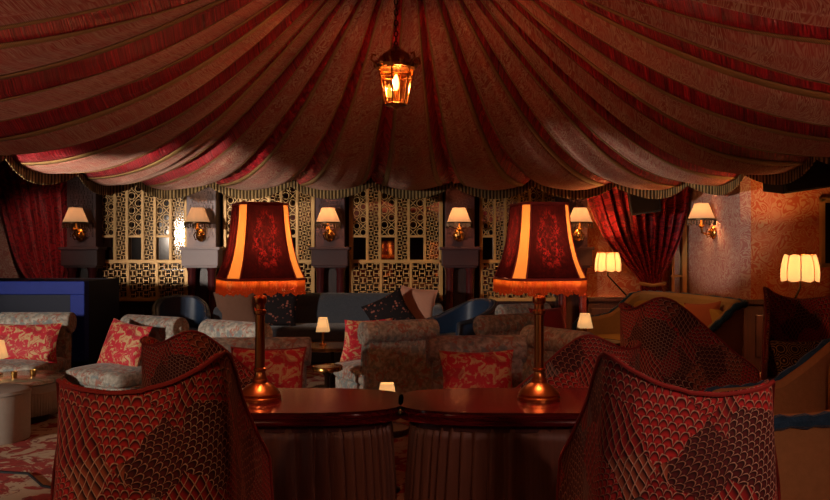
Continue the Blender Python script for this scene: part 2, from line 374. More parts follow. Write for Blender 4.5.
# dado panelling
b = MB()
b.box((-1.15, 10.77, .34), (7.9, .1, .68)); b.box((-1.15, 10.74, .66), (7.9, .12, .05)); b.box((-1.15, 10.75, .08), (7.9, .1, .16))
for x in [-4.9 + .55 * k for k in range(14)]: b.box((x, 10.715, .38), (.4, .02, .4))
struct(b, 'trim_1', 'darkwood', bevel=.006)
b = MB(); b.box((2.93, 10.66, .34), (1.3, .06, .68)); b.box((2.93, 10.64, .69), (1.3, .1, .05))
for x in (2.5, 2.95, 3.35): b.box((x, 10.625, .36), (.36, .02, .42))
struct(b, 'trim_2', 'darkwood', bevel=.006)
b = MB(); b.box((4.85, 8.87, .38), (2.5, .06, .76)); b.box((4.85, 8.85, .77), (2.5, .1, .05))
for x in (3.95, 4.5, 5.05, 5.6): b.box((x, 8.835, .4), (.44, .02, .46))
struct(b, 'trim_3', 'darkwood', bevel=.006)

# gold framed mirror window beside the return wall
b = MB()
for x in (3.37, 3.52): b.box((x, 10.55, 1.45), (.03 if x < 3.4 else .06, .05, 1.8))
for z in (.74, 1.0, 2.3): b.box((3.44, 10.55, z), (.2, .04, .03))
w2 = struct(b, 'window_2', 'gold')
g = boxm((3.44, 10.6, 1.5), (.2, .01, 1.7)).build('pane', 'mirror', w2, smooth=False)

# ---------------------------------------------------------------- lattice screens
def ring_cell(b, cx, cz, r, y, w):
    n = 8; P = [(cx + r * math.cos(2 * PI * k / n + PI / 8), cz + r * math.sin(2 * PI * k / n + PI / 8)) for k in range(n)]
    for k in range(n):
        (x0, z0), (x1, z1) = P[k], P[(k + 1) % n]
        b.box(((x0 + x1) / 2, y, (z0 + z1) / 2), (math.hypot(x1 - x0, z1 - z0) + .004, .018, w), ry=-math.atan2(z1 - z0, x1 - x0))
def star_cell(b, cx, cz, r, y, w):
    for a in (PI / 4, -PI / 4): b.box((cx, y, cz), (2.6 * r, .018, w), ry=a)
def ring_field(x0, x1, z0, z1, y=0):
    b = MB(); n = 2; cw = (x1 - x0) / n; m = max(1, round((z1 - z0) / cw)); ch = (z1 - z0) / m
    for i in range(n):
        for j in range(m):
            c = (x0 + (i + .5) * cw, z0 + (j + .5) * ch)
            if (i + j) % 2: ring_cell(b, *c, cw * .5, y, .010)
            else: star_cell(b, *c, cw * .5, y, .010)
    return b
def fret_field(x0, x1, z0, z1, cell, y=0, w=.013):
    b = MB(); n = max(1, round((x1 - x0) / cell)); cw = (x1 - x0) / n; m = max(1, round((z1 - z0) / cell)); ch = (z1 - z0) / m
    for i in range(n):
        for j in range(m):
            cx, cz = x0 + (i + .5) * cw, z0 + (j + .5) * ch
            if (i + j) % 2:
                b.box((cx, y, cz), (w, .018, ch)); b.box((cx, y, cz + ch * .38), (cw * .8, .018, w)); b.box((cx, y, cz - ch * .38), (cw * .8, .018, w))
            else:
                b.box((cx, y, cz), (cw, .018, w)); b.box((cx + cw * .38, y, cz), (w, .018, ch * .8)); b.box((cx - cw * .38, y, cz), (w, .018, ch * .8))
    return b
SW = 1.24
def make_screen(label):
    t = thing('lattice_screen', label, 'screen', (0, 10.62, 0), group='gold lattice screens along the mirrored wall')
    xs = [-.62, -.39, -.22, .0, .17, .39, .56]
    b = MB()
    for x in (-.61, .61): b.box((x, 0, 1.5), (.05, .05, 1.66))
    for z in (.69, 1.19, 2.3): b.box((0, 0, z), (SW, .05, .045))
    b.build('frame', 'gold', t, smooth=False, bevel=.004)
    for x in xs[1:-1]:
        boxm((x, -.004, 1.755), (.034, .04, 1.1)).build('post', 'gold', t, smooth=False)
    for x in (-.205, .2): boxm((x, -.004, .94), (.034, .04, .47)).build('post', 'gold', t, smooth=False)
    edges = [-.59] + xs[1:-1] + [.59]
    for k in range(6):
        x0, x1 = edges[k] + .014, edges[k + 1] - .014
        if k % 2 == 0:
            ring_field(x0, x1, 1.53, 2.29).build('ring_lattice', 'gold', t, smooth=False)
            boxm(((x0 + x1) / 2, 0, 1.52), (x1 - x0, .03, .028)).build('rail', 'gold', t, smooth=False)
        else: fret_field(x0, x1, 1.21, 2.29, .062, w=.009).build('fret_lattice', 'gold', t, smooth=False)
    for x0, x1 in ((-.585, -.222), (-.188, .183), (.217, .585)):
        fret_field(x0, x1, .71, 1.17, .092, w=.012).build('fret_lattice', 'gold', t, smooth=False)
    boxm((0, .055, 1.5), (SW, .012, 1.64)).build('mirror', 'mirror', t, smooth=False, label='dark antique mirror behind the lattice')
    return t
scr = make_screen('pale gold lattice mirror screen nearest the blue booth, brightest lit of the four')
scr.location.x = (143 - 415) * 10.62 / F; scr.scale.x = .94
dup(scr, 'gold lattice mirror screen half hidden behind the first fringed table lamp', ((269 - 415) * 10.62 / F, 10.62, 0), 0, (.95, 1, 1))
dup(scr, 'dim brown gold lattice screen mirroring the lamps above the salmon cushion', ((396 - 415) * 10.62 / F, 10.62, 0), 0, (.97, 1, 1))
dup(scr, 'darkest lattice screen behind the second fringed lamp beside the papered wall', ((519 - 415) * 10.62 / F, 10.62, 0), 0, (.82, 1, 1))

# ---------------------------------------------------------------- pilasters + sconces
def make_pilaster(label, m, panel, X):
    t = thing('pilaster', label, 'pillar', (X, 10.4, 0), group='pilasters between the lattice screens')
    boxm((0, .14, 2.2), (.38, .26, 2.14)).build('shaft', m, t, smooth=False, bevel=.008)
    b = fret_field(-.15, .15, 1.5, 2.6, .06, y=.0, w=.012); b.build('carved_panel', m, t, smooth=False)
    b = MB(); b.box((0, .06, 1.36), (.52, .3, .04)); b.box((0, .07, 1.24), (.47, .27, .21)); b.box((0, .08, 1.13), (.43, .24, .04)); b.build('ledge', m, t, smooth=False, bevel=.008)
    for x in (-.13, .13):
        b = MB(); b.lathe([(.07, 0), (.07, .06), (.055, .09), (.055, 1.06), (.068, 1.09), (.068, 1.12)], 16, (x, .05, 0)); b.build('column', 'redcol', t)
    boxm((0, .19, .55), (.38, .12, 1.1)).build('backing', 'darkwood', t, smooth=False)
    return t
PX = [81, 201, 330, 460, 573]
PL = ['plum pilaster beside the red brocade curtain and blue booth', 'grey mauve carved pilaster lit between the two pale gold screens', 'dark plum pilaster above the slate banquette', 'plum pilaster rising behind the navy tub chair near the salmon cushion', 'plum pilaster at the edge of the orange papered wall']
for px, lb, m in zip(PX, PL, ['plum', 'mauve', 'plum', 'plum', 'plum']):
    make_pilaster(lb, m, 0, (px - 415) * 10.4 / F)
def make_sconce(label):
    t = thing('sconce_lamp', label, 'wall lamp', (0, 0, 0), group='brass wall sconces with bead trimmed shades')
    b = MB(); b.sphere((0, -.02, 1.53), (.06, .03, .085), 14, 9); b.sphere((0, -.05, 1.53), (.03, .03, .04)); b.build('backplate', 'brass', t)
    b = MB(); b.tube([(0, -.03, 1.53), (0, -.09, 1.5), (0, -.155, 1.53), (0, -.16, 1.6)], .013); b.lathe([(.012, 1.58), (.035, 1.6), (.03, 1.62), (.012, 1.64), (.012, 1.72)], 12, (0, -.16, 0))
    for s in (-1, 1): b.tube([(0, -.04, 1.5), (s * .05, -.07, 1.47), (s * .07, -.08, 1.53), (s * .045, -.07, 1.57)], .008, 6)
    b.build('arm', 'brass', t)
    b = MB(); b.grid(lambda a, v: ((.155 - .075 * v) * math.cos(2 * PI * a), -.16 + (.155 - .075 * v) * math.sin(2 * PI * a), 1.69 + .185 * v), 24, 4, cu=True)
    sh = b.build('shade', 'shade_cream', t)
    b = MB(); b.grid(lambda a, v: (.157 * math.cos(2 * PI * a), -.16 + .157 * math.sin(2 * PI * a), 1.675 + .02 * v), 24, 2, cu=True)
    for k in range(26):
        a = 2 * PI * k / 26; x, y = .155 * math.cos(a), -.16 + .155 * math.sin(a); d = .05 if k % 2 else .035
        b.tube([(x, y, 1.68), (x, y, 1.68 - d)], .006, 5); b.sphere((x, y, 1.675 - d), .011, 6, 5)
    b.build('bead_fringe', 'darkmetal', sh)
    return t
sco = None
SL = ['brass sconce with cream shade on the plum pilaster by the red curtain', 'brass sconce with cream shade on the grey mauve pilaster', 'brass sconce with lit cream shade on the pilaster above the banquette', 'brass sconce with lit cream shade on the pilaster above the navy tub chair', 'brass sconce with lit shade beside the orange papered wall behind the second lamp', 'brass sconce seen side on, on the pale papered return wall']
for px, lb, in zip([75.5, 197.5, 328, 459, 580], SL):
    L = ((px - 415) * 10.23 / F, 10.39, 0)
    if sco is None: sco = make_sconce(lb); sco.location = L
    else: dup(sco, lb, L)
    e = 1.5 if px < 200 else 5
    light('sconce_bulb', (L[0], 10.23, 1.78), e, WARM, .03)
dup(sco, SL[5], (3.575, 9.62, .02), -PI / 2)
light('sconce_bulb', (3.41, 9.62, 1.8), 5, WARM, .03)

# ---------------------------------------------------------------- canopy
CX, CY, HX, HY = -.035, 5.3, 3.375, 4.3
ZH, ZT, RR = 2.175, 3.5, .22
nb, ns = 7, 6
corner = [(-HX, HY), (HX, HY), (HX, -HY), (-HX, -HY)]
cusps = [(-HX + 2 * HX * k / nb, HY) for k in range(nb)] + [(HX, HY - 2 * HY * k / ns) for k in range(ns)] + [(HX - 2 * HX * k / nb, -HY) for k in range(nb)] + [(-HX, -HY + 2 * HY * k / ns) for k in range(ns)]
NP = len(cusps)
def hemxy(s):
    i = int(math.floor(s)) % NP; f = s - math.floor(s); a = cusps[i]; c = cusps[(i + 1) % NP]
    x, y = a[0] + (c[0] - a[0]) * f, a[1] + (c[1] - a[1]) * f
    # round the corners a little
    m = min(HX - abs(x), HY - abs(y)); k = max(0, .5 - (HX - abs(x)) - (HY - abs(y)))
    x -= math.copysign(k * .3, x); y -= math.copysign(k * .3, y)
    out = .10 * math.sin(PI * f)
    l = math.hypot(x, y); return x + x / l * out, y + y / l * out
def canopy_pt(s, t, lift=0):
    hx, hy = hemxy(s); f = s - math.floor(s)
    ang = math.atan2(hy, hx); rx, ry = RR * math.cos(ang), RR * math.sin(ang)
    x = rx + (hx - rx) * t; y = ry + (hy - ry) * t
    z = ZH + (ZT - ZH) * (1 - t) ** 2.15 - .10 * math.sin(PI * t) * t
    bul = math.sin(PI * f) ** .8
    z -= .14 * bul * (t ** .8) * (.25 + .75 * math.sin(PI * min(1, t * .96))) + .07 * bul * t ** 6
    fold = max(0, 1 - abs(((f + .5) % 1) - .5) / .17)
    z += .075 * fold * math.sin(PI * t) ** .5
    nz = mnoise.noise(Vector((s * 1.7, t * 2.2, 3.1))) * .05 + mnoise.noise(Vector((s * 7, t * 1.6, 7.7))) * .035 + mnoise.noise(Vector((s * 15, t * 3, 2.2))) * .012
    z += nz * math.sin(PI * t) ** .6
    return (CX + x, CY + y, z + lift)
t = thing('tent_canopy', 'huge draped tent canopy of paisley and red velvet strips with gold fringe', 'canopy', (0, 0, 0))
def strip(s0, s1, nu, m, name, par, lift=0, ripple=0, t0=.0, solid=.004):
    b = MB()
    def fn(a, v):
        s = s0 + (s1 - s0) * a; tt = t0 + (1 - t0) * v; p = canopy_pt(s, tt, lift)
        if ripple: p = (p[0], p[1], p[2] + ripple * math.sin(a * PI) * (.3 + 1.2 * mnoise.noise(Vector((s * 4, v * 26, 1.3))) + mnoise.noise(Vector((s * 14, v * 14, 4.4)))))
        return p
    b.grid(fn, nu, 72, uvf=lambda a, v: ((s0 + (s1 - s0) * a) * (.3 + 1.05 * v), v * 4.5 + int(s0) * 1.37))
    return b.build(name, m, par, solid=solid, soff=1)
HWD = [.125 if 0 < i < nb else .185 for i in range(NP)]
for i in range(NP):
    h0, h1 = HWD[i], HWD[(i + 1) % NP]
    pp = strip(i + h0 + .045, i + 1 - h1 - .045, 13, 'paisley', 'paisley_panel', t)
    strip(i + h0 - .005, i + h0 + .05, 3, 'braid', 'gold_braid', pp, -.006); strip(i + 1 - h1 - .05, i + 1 - h1 + .005, 3, 'braid', 'gold_braid', pp, -.006)
    strip(i - h0 + NP * (i == 0), i + h0 + NP * (i == 0), 11, 'velvet', 'velvet_strip', t, 0, .05)
    b = MB()
    def fn(a, v, i=i):
        s = i + a; x, y, z = canopy_pt(s % NP if a < 1 else i + .9999, 1.0); l = math.hypot(x - CX, y - CY)
        w = .006 * math.sin(a * 110) * v + .012; dz = .105
        return (x + (x - CX) / l * w, y + (y - CY) / l * w, z + .03 - v * (dz + .03 * math.sin(PI * a)))
    b.grid(fn, 90, 5, uvf=lambda a, v: (a, v)); b.build('fringe_valance', 'fringe', t, solid=.008)
b = MB(); b.lathe([(.0, ZT + .4), (.26, ZT + .4), (.26, ZT - .0), (.2, ZT - .06), (.0, ZT - .06)], 32, (CX, CY, 0)); b.build('crown_ring', 'velvet', t)

# ---------------------------------------------------------------- hanging lantern
def make_lantern(label, X, Y, z0, z1):
    t = thing('hanging_lantern', label, 'lantern', (X, Y, 0)); H = z1 - z0; n = 6
    hexp = lambda r, z: [(r * math.cos(2 * PI * k / n + .3), r * math.sin(2 * PI * k / n + .3), z) for k in range(n)]
    r0, r1 = .075, .118; zb, zs = z0 + .02, z0 + H * .66
    b = MB()
    for p, q in zip(hexp(r0, zb), hexp(r1, zs)): b.tube([p, q], .006, 6)
    for r, z in ((r0, zb), (r1, zs), (r1 * .93, zs - .05)): b.tube(hexp(r, z), .007, 6, closed=True)
    b.lathe([(.012, z0 - .01), (.02, z0), (r0 * .9, zb - .005), (r0 * .9, zb), (.01, zb + .004)], 12); b.build('cage', 'brass', t)
    b = MB(); P, Q = hexp(r0 * .97, zb), hexp(r1 * .97, zs)
    for k in range(n): b.add([P[k], P[(k + 1) % n], Q[(k + 1) % n], Q[k]], [(0, 1, 2, 3)])
    b.build('glass', 'glass', t, smooth=False)
    b = MB(); b.lathe([(r1 * 1.12, zs), (r1 * 1.2, zs + .02), (r1 * .9, zs + .05), (r1 * .8, zs + .09), (r1 * .45, z1 - .01), (.03, z1), (.01, z1 + .03)], 12)
    for k in range(n):
        a = 2 * PI * k / n + .3; c, s = math.cos(a), math.sin(a)
        b.tube([(r1 * 1.1 * c, r1 * 1.1 * s, zs + .02), (r1 * 1.42 * c, r1 * 1.42 * s, zs + .05), (r1 * 1.35 * c, r1 * 1.35 * s, zs + .085), (r1 * 1.15 * c, r1 * 1.15 * s, zs + .08)], .008, 6)
        a += PI / n; c, s = math.cos(a), math.sin(a); b.sphere((r1 * 1.1 * c, r1 * 1.1 * s, zs + .035), (.025, .025, .03), 8, 6)
    b.build('crown', 'brass', t)
    b = MB()
    for k in range(int((ZT - .05 - z1) / .035)):
        z = z1 + .03 + k * .035; o = k % 2
        b.tube([(.012 * math.cos(q) * (1 - o), .012 * math.cos(q) * o, z + .02 * math.sin(q)) for q in [2 * PI * j / 8 for j in range(8)]], .004, 5, closed=True)
    b.build('chain', 'darkmetal', t)
    b = MB(); b.tube([(0, 0, zb), (0, 0, zb + .09)], .013); b.build('candle_tube', 'brass', t)
    b = MB(); b.lathe([(.004, zb + .09), (.017, zb + .11), (.02, zb + .14), (.013, zb + .18), (.003, zb + .2)], 12); b.build('bulb', 'bulb', t)
    return t
LX = (396 - 415) * 5.3 / F
make_lantern('brass and glass hexagonal lantern with glowing bulb hanging from the tent peak', LX, 5.3, 2.275, 2.66)
light('lantern_bulb', (LX, 5.3, 2.44), 42, (1, .45, .26), .03)

# ---------------------------------------------------------------- U shaped upholstered shell
def u_shell(plan, ztop, zbot, zin, th, top_in=.0, recl=0, na=61, skew=0):
    """plan: half outline from rear centre to front; returns MB and rim path. ztop(s, side)"""
    def base(a):
        s = abs(a); x, y = cr(plan, s); x *= 1 - (.2 * max(0, s - .35) if skew * a > 0 else 0); return (math.copysign(x, a) if a else 0.0, y)
    L = [0.0]; A = [-1 + 2 * i / (na - 1) for i in range(na)]
    for i in range(1, na):
        p, q = base(A[i - 1]), base(A[i]); L.append(L[-1] + math.hypot(p[0] - q[0], p[1] - q[1]))
    def normal(a):
        p, q = base(max(-1, a - .02)), base(min(1, a + .02)); dx, dy = q[0] - p[0], q[1] - p[1]; l = math.hypot(dx, dy) or 1
        return (-dy / l, dx / l)
    zr = max(ztop(a) for a in A)
    def place(x, y, z):
        k = (z - zbot) / (zr - zbot); return (x * (1 - top_in * k), y - recl * k, z)
    prof = [('o', b / 9) for b in range(10)] + [('t', q) for q in (.25, .5, .75)] + [('i', 1 - b / 6) for b in range(7)]
    vs, uvs, fs = [], [], []; rim = []
    for i, a in enumerate(A):
        x, y = base(a); nx, ny = normal(a); zt = ztop(a)
        for kind, q in prof:
            if kind == 'o': off, z = 0, zbot + (zt - zbot) * q
            elif kind == 't': off, z = th * q, zt + th * .35 * math.sin(PI * q)
            else: off, z = th, min(zin, zt - .02) + (zt - min(zin, zt - .02)) * q
            vs.append(place(x + nx * off, y + ny * off, z)); uvs.append((L[i] + (2.3 if kind == 'i' else 0), z + off))
        rim.append(place(x - nx * .004, y - ny * .004, zt + .004))
    n = len(prof)
    for i in range(na - 1):
        for j in range(n - 1): fs.append((i * n + j, i * n + j + 1, (i + 1) * n + j + 1, (i + 1) * n + j))
        fs.append((i * n + n - 1, i * n, (i + 1) * n, (i + 1) * n + n - 1))
    fs.append(tuple(range(n))); fs.append(tuple((na - 1) * n + j for j in range(n))[::-1])
    b = MB(); b.add(vs, fs, uvs)
    e0 = place(*base(-1), zbot + .03); e1 = place(*base(1), zbot + .03)
    return b, [e0] + rim + [e1]
def rbox(c, d, r=.04, puff=.02, n=14):
    """soft cushion block"""
    b = MB()
    def fn(a, v):
        th = 2 * PI * a; ph = PI * (v * .996 + .002) - PI / 2
        sg = lambda x, e: math.copysign(abs(x) ** e, x)
        e1, e2 = .22, .35
        x = sg(math.cos(ph), e2) * sg(math.cos(th), e1); y = sg(math.cos(ph), e2) * sg(math.sin(th), e1); z = sg(math.sin(ph), e2)
        pz = puff * (1 - x * x) * (1 - y * y)
        return (c[0] + x * d[0] / 2, c[1] + y * d[1] / 2, c[2] + z * (d[2] / 2 + pz))
    b.grid(fn, n * 4, n + 7, cu=True, uvf=lambda a, v: (a * 2 * (d[0] + d[1]), v * d[2] * 2), cap=True); return b
def pillow(w, h, th, n=19):
    b = MB()
    def pt(a, v, sg):
        x = a * 2 - 1; z = v * 2 - 1; k = (1 - x * x) * (1 - z * z)
        px = 1 - .1 * (1 - z * z) * abs(x) ** 3 ; pz = 1 - .1 * (1 - x * x) * abs(z) ** 3
        wr = mnoise.noise(Vector((x * 2.2, z * 2.2, sg * 4 + w * 9))) * .05 * k
        return (x * w / 2 * px, sg * (th / 2) * (max(k, 0) ** .42 + wr), z * h / 2 * pz)
    b.grid(lambda a, v: pt(a, v, -1), n, n); b.grid(lambda a, v: pt(a, v, 1), n, n)
    return b
def cushion(label, m, loc, w, h, th=.14, lean=.25, rz=0, roll=0, group='scatter cushions on the seats', piping=None):
    o = pillow(w, h, th).build('cushion', m); o.location = loc; o.rotation_euler = (-lean, roll, rz); tag(o, label, 'cushion', group)
    if piping:
        b = MB(); pts = []
        for k in range(64):
            q = k / 16; s_ = int(q); f = (q - s_) * 2 - 1; x, z = [(f, -1), (1, f), (-f, 1), (-1, -f)][s_]
            pts.append((x * w / 2 * (1 - .1 * (1 - z * z) * abs(x) ** 3), 0, z * h / 2 * (1 - .1 * (1 - x * x) * abs(z) ** 3)))
        b.tube(pts, .007, 6, closed=True); b.build('piping', piping, o)
    return o

# ---------------------------------------------------------------- scale patterned wing chairs
PLAN = [(0, -.30), (.10, -.297), (.19, -.275), (.255, -.215), (.285, -.10), (.315, .05), (.365, .20), (.41, .34)]
def make_wing(label, asym):
    t = thing('wing_chair', label, 'armchair', group='scale patterned wing chairs')
    def zt(a):
        s = abs(a); side = asym * (a / max(s, 1e-6))
        z = lin([(0, .965), (.12, .972), (.25, .993), (.36, 1.012), (.44, 1.02), (.52, 1.0), (.62, .93), (.75, .8), (.88, .67), (1, .57)], s)
        return z + side * .036 * min(1, s / .36)
    b, rim = u_shell(PLAN, zt, .12, .34, .024, top_in=.17, recl=.03, skew=-asym)
    b.build('shell', 'snake', t)
    b = MB(); b.tube(rim, .006, 6); b.build('piping', 'rim', t)
    rbox((0, .06, .385), (.52, .56, .13), puff=.025).build('seat_cushion', 'snake', t)
    boxm((0, .03, .24), (.5, .5, .2)).build('base', 'snake', t, bevel=.02)
    for x in (-.24, .24):
        for y in (-.2, .26):
            b = MB(); b.tube([(x, y, .15), (x * 1.06, y * 1.06, 0)], [.024, .014], 10); b.build('leg', 'darkwood', t)
    return t
wl = make_wing('scale patterned wing chair seen from behind at the first lamp table, pale carpet beside it', .85)
wl.location = (-.80, 2.44, 0); wl.rotation_euler.z = math.radians(14)
wr = make_wing('scale patterned wing chair seen from behind at the second lamp table, beside the tan armchair', -.85)
wr.location = (.795, 2.42, 0); wr.rotation_euler.z = math.radians(-14)
w2 = dup(wl, 'scale patterned wing chair behind the first front chair, facing the floral seats', (-1.1, 4.2, 0), math.radians(-38), .9)
w3 = dup(wr, 'scale patterned wing chair beyond the second lamp table, half hidden by the front chair', (.86, 4.2, 0), math.radians(38), .88)
w4 = dup(wl, 'dark scale patterned wing chair turned side on before the tan settee', (1.66, 5.15, 0), math.radians(-72), 1.0)
w5 = dup(wl, 'dark scale patterned wing chair under the tulip shaded floor lamp by the papered wall', (2.66, 5.45, 0), math.radians(172), 1.02)
cushion('geometric gold lace cushion on the wing chair under the tulip lamp', 'lace', (2.5, 5.2, .6), .4, .34, .12, .35, .1)

# ---------------------------------------------------------------- front lamp tables
def stadium(hx, hy, q):
    a = 2 * PI * q; e = .62; c, s = math.cos(a), math.sin(a)
    return (math.copysign(abs(c) ** e, c) * hx, math.copysign(abs(s) ** e, s) * hy)
def make_table(label, X):
    t = thing('lamp_table', label, 'table', (X, 3.17, 0), group='two skirted lamp tables at the front')
    prof = [(-.02, .705), (.0, .712), (.004, .722), (-.012, .73), (.0, .738), (.003, .746), (-.004, .752), (-.02, .753)]
    b = MB()
    b.grid(lambda a, v: (lambda p, k: (p[0] + math.copysign(prof[k][0], p[0]) * min(1, abs(p[0]) / .1), p[1] + math.copysign(prof[k][0], p[1]) * min(1, abs(p[1]) / .05), prof[k][1]))(stadium(.54, .245, a), int(round(v * 7))), 96, 8, cu=True, cap=True)
    b.build('tabletop', 'mahogany', t)
    b = MB(); b.grid(lambda a, v: (lambda p: (p[0], p[1], .672 + .035 * v))(stadium(.515, .222, a)), 96, 2, cu=True, cap=True); b.build('apron', 'darkwood', t)
    rnd = [random.random() for _ in range(64)]
    def fn(a, v):
        ph = a * 52 + rnd[int(a * 40) % 64] * .3; amp = (.006 + .028 * v ** .7) * (.7 + .6 * rnd[int(a * 52) % 64]); p = stadium(.505, .215, a); l = math.hypot(*p)
        r = amp * math.sin(2 * PI * ph) + .012 * v; return (p[0] + p[0] / l * r, p[1] + p[1] / l * r, .69 - .682 * v)
    b = MB(); b.grid(fn, 520, 14, cu=True); b.build('pleated_skirt', 'skirt', t, solid=.003)
    return t
make_table('mahogany topped skirted table holding the lamp, nearer the blue booth', -.605)
make_table('mahogany topped skirted table holding the lamp, nearer the papered wall', .495)

# ---------------------------------------------------------------- fringed lamps
def make_lamp(label, X, rz):
    t = thing('table_lamp', label, 'lamp', (X, 3.17, .753), rz, group='fringed lamps on the front tables')
    b = MB(); b.lathe([(.082, 0), (.084, .012), (.078, .018), (.08, .026), (.074, .034), (.058, .05), (.04, .062), (.03, .068), (.031, .08), (.024, .088), (.02, .11), (.02, .118)], 36)
    b.build('base', 'copper', t)
    b = MB(); b.lathe([(.02, .11), (.026, .114), (.026, .122), (.0195, .126), (.0195, .13), (.0185, .33), (.0185, .334), (.025, .338), (.025, .35), (.019, .354), (.019, .375), (.025, .379), (.027, .395), (.025, .405), (.012, .41), (.01, .6)], 20); b.build('stem', 'copper', t)
    z0, z1 = .475, .765
    def Rr(v): return lin([(0, .151), (.1, .139), (.25, .124), (.45, .111), (.7, .101), (1, .094)], v)
    def corner_pts(v):
        R = Rr(v); k = R * .29; r = []
        for sx, sy in ((1, 1), (-1, 1), (-1, -1), (1, -1)):
            r += ([(R * sx, (R - k) * sy), ((R - k) * sx, R * sy)] if sx * sy > 0 else [((R - k) * sx, R * sy), (R * sx, (R - k) * sy)])
        return r
    for e in range(8):
        b = MB(); cut = e % 2 == 0
        def fn(a, v, e=e):
            P = corner_pts(v); p, q = P[e], P[(e + 1) % 8]; return (p[0] + (q[0] - p[0]) * a, p[1] + (q[1] - p[1]) * a, z0 + (z1 - z0) * v)
        b.grid(fn, 6, 16); b.build('shade_strip' if cut else 'shade_panel', 'shade_strip' if cut else 'shade_red', t, label='glowing amber silk corner strip' if cut else 'dark red velvet shade panel')
    b = MB()
    for e in range(8):
        b.tube([(corner_pts(v / 15)[e][0], corner_pts(v / 15)[e][1], z0 + (z1 - z0) * v / 15) for v in range(16)], .0035, 5)
    for v, z in ((0, z0), (1, z1)): b.tube([(x, y, z) for x, y in corner_pts(v)], .0055, 6, closed=True)
    b.build('shade_braid', 'rim', t)
    b = MB(); P = corner_pts(0); 
    for e in range(8):
        p, q = P[e], P[(e + 1) % 8]; L = math.hypot(p[0] - q[0], p[1] - q[1]); n = max(3, int(L / .0058))
        for k in range(n):
            f = (k + .5) / n; x, y = p[0] + (q[0] - p[0]) * f, p[1] + (q[1] - p[1]) * f; ln = .052 + .005 * math.sin(k * .8 + e) + random.uniform(-.006, .004)
            b.tube([(x, y, z0 + .002), (x * 1.005, y * 1.005, z0 - ln)], .0026, 4); b.sphere((x * 1.005, y * 1.005, z0 - ln), .0052, 6, 4)
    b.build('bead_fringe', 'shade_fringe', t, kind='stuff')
    b = MB()
    for a in range(4): b.tube([(0, 0, .6), (.09 * math.cos(a * PI / 2), .09 * math.sin(a * PI / 2), z1 - .01)], .003, 5)
    b.sphere((0, 0, .56), .022, 10, 7); b.build('harp', 'copper', t)
    return t
LL = ((260 - 415) * 3.17 / F, (539 - 415) * 3.17 / F)
make_lamp('copper lamp with dark red fringed shade on the first table, navy tub chair behind', LL[0], math.radians(23))
make_lamp('copper lamp with dark red fringed shade on the second table, in front of papered wall', LL[1], math.radians(12))
for x in LL: light('lamp_bulb', (x, 3.17, 1.37), 18, (1, .4, .2), .03)

# ---------------------------------------------------------------- floral slipper chairs
def make_slipper(label):
    t = thing('slipper_chair', label, 'armchair', group='grey floral slipper chairs with rolled backs')
    b = MB(); b.grid(lambda a, v: (lambda q: (-.30 + .6 * a, q[0], q[1]))((lambda w: cr([(.2, .3), (.215, .5), (.25, .68), (.36, .68), (.36, .5), (.33, .2), (.22, .2)], w))(v)), 12, 25, cv=False, cap=False)
    b.box((0, .285, .42), (.6, .13, .5)); b.build('backrest', 'floral', t, bevel=.02)
    b = MB(); n = 20
    b.grid(lambda a, v: (-.33 + .66 * v, .3 + .095 * math.cos(2 * PI * a) * 1.05, .675 + .095 * math.sin(2 * PI * a)), 24, 12, cu=True, cap=True)
    r = b.build('rolled_top', 'floral', t, bevel=.012)
    for x in (-.331, .331):
        b = MB(); b.grid(lambda a, v: (x, .3 + (.09 * (1 - v)) * math.cos(2 * PI * a), .675 + .09 * (1 - v) * math.sin(2 * PI * a)), 20, 3, cu=True); b.sphere((x, .3, .675), (.008, .018, .018)); b.build('scroll_button', 'floral', r)
    rbox((0, -.06, .31), (.66, .62, .13), puff=.03).build('seat_cushion', 'floral', t)
    boxm((0, -.03, .17), (.62, .58, .17)).build('base', 'floral', t, bevel=.02)
    b = MB(); b.grid(lambda a, v: (lambda p: (p[0] * (1 + .01 * math.sin(a * 500)), -.03 + p[1] * (1 + .01 * math.sin(a * 500)), .16 - .1 * v))(stadium(.315, .295, a)), 200, 2, cu=True); b.build('bullion_fringe', 'fringe', t, solid=.004)
    for x in (-.25, .25):
        for y in (-.26, .22):
            b = MB(); b.lathe([(.015, 0), (.022, .03), (.026, .1)], 10, (x, y, 0)); b.build('leg', 'darkwood', t)
    return t
sl = make_slipper('grey floral slipper chair in front of the blue booth with red damask cushion')
sl.location = (-3.47, 7.1, 0)
R = math.radians
dup(sl, 'grey floral slipper chair turned beside the blue booth, gold brocade cushion leaning', (-2.42, 6.75, 0), R(-30))
dup(sl, 'grey floral slipper chair with rolled back before the brown cushion and banquette', (-1.62, 6.25, 0), R(-34))
dup(sl, 'floral slipper chair facing the camera behind the first fringed lamp stem', (-1.0, 4.98, 0), R(3), (1, 1, 1))
dup(sl, 'floral slipper chair showing its upright back beside the round brass table', (-.27, 6.83, 0), R(-152))
dup(sl, 'floral slipper chair facing the camera between the two fringed lamps', (.44, 5.1, 0), R(6))
dup(sl, 'farthest floral slipper chair beside the navy tub chair, red cushion on it', (1.3, 8.35, 0), R(30), (.95, .95, 1))
dup(sl, 'floral slipper chair turned behind the second fringed lamp stem', (1.0, 6.95, 0), R(34))
dup(sl, 'shadowed floral slipper chair by the small ivory lamp near the dark wing chairs', (1.3, 6.05, 0), R(120))

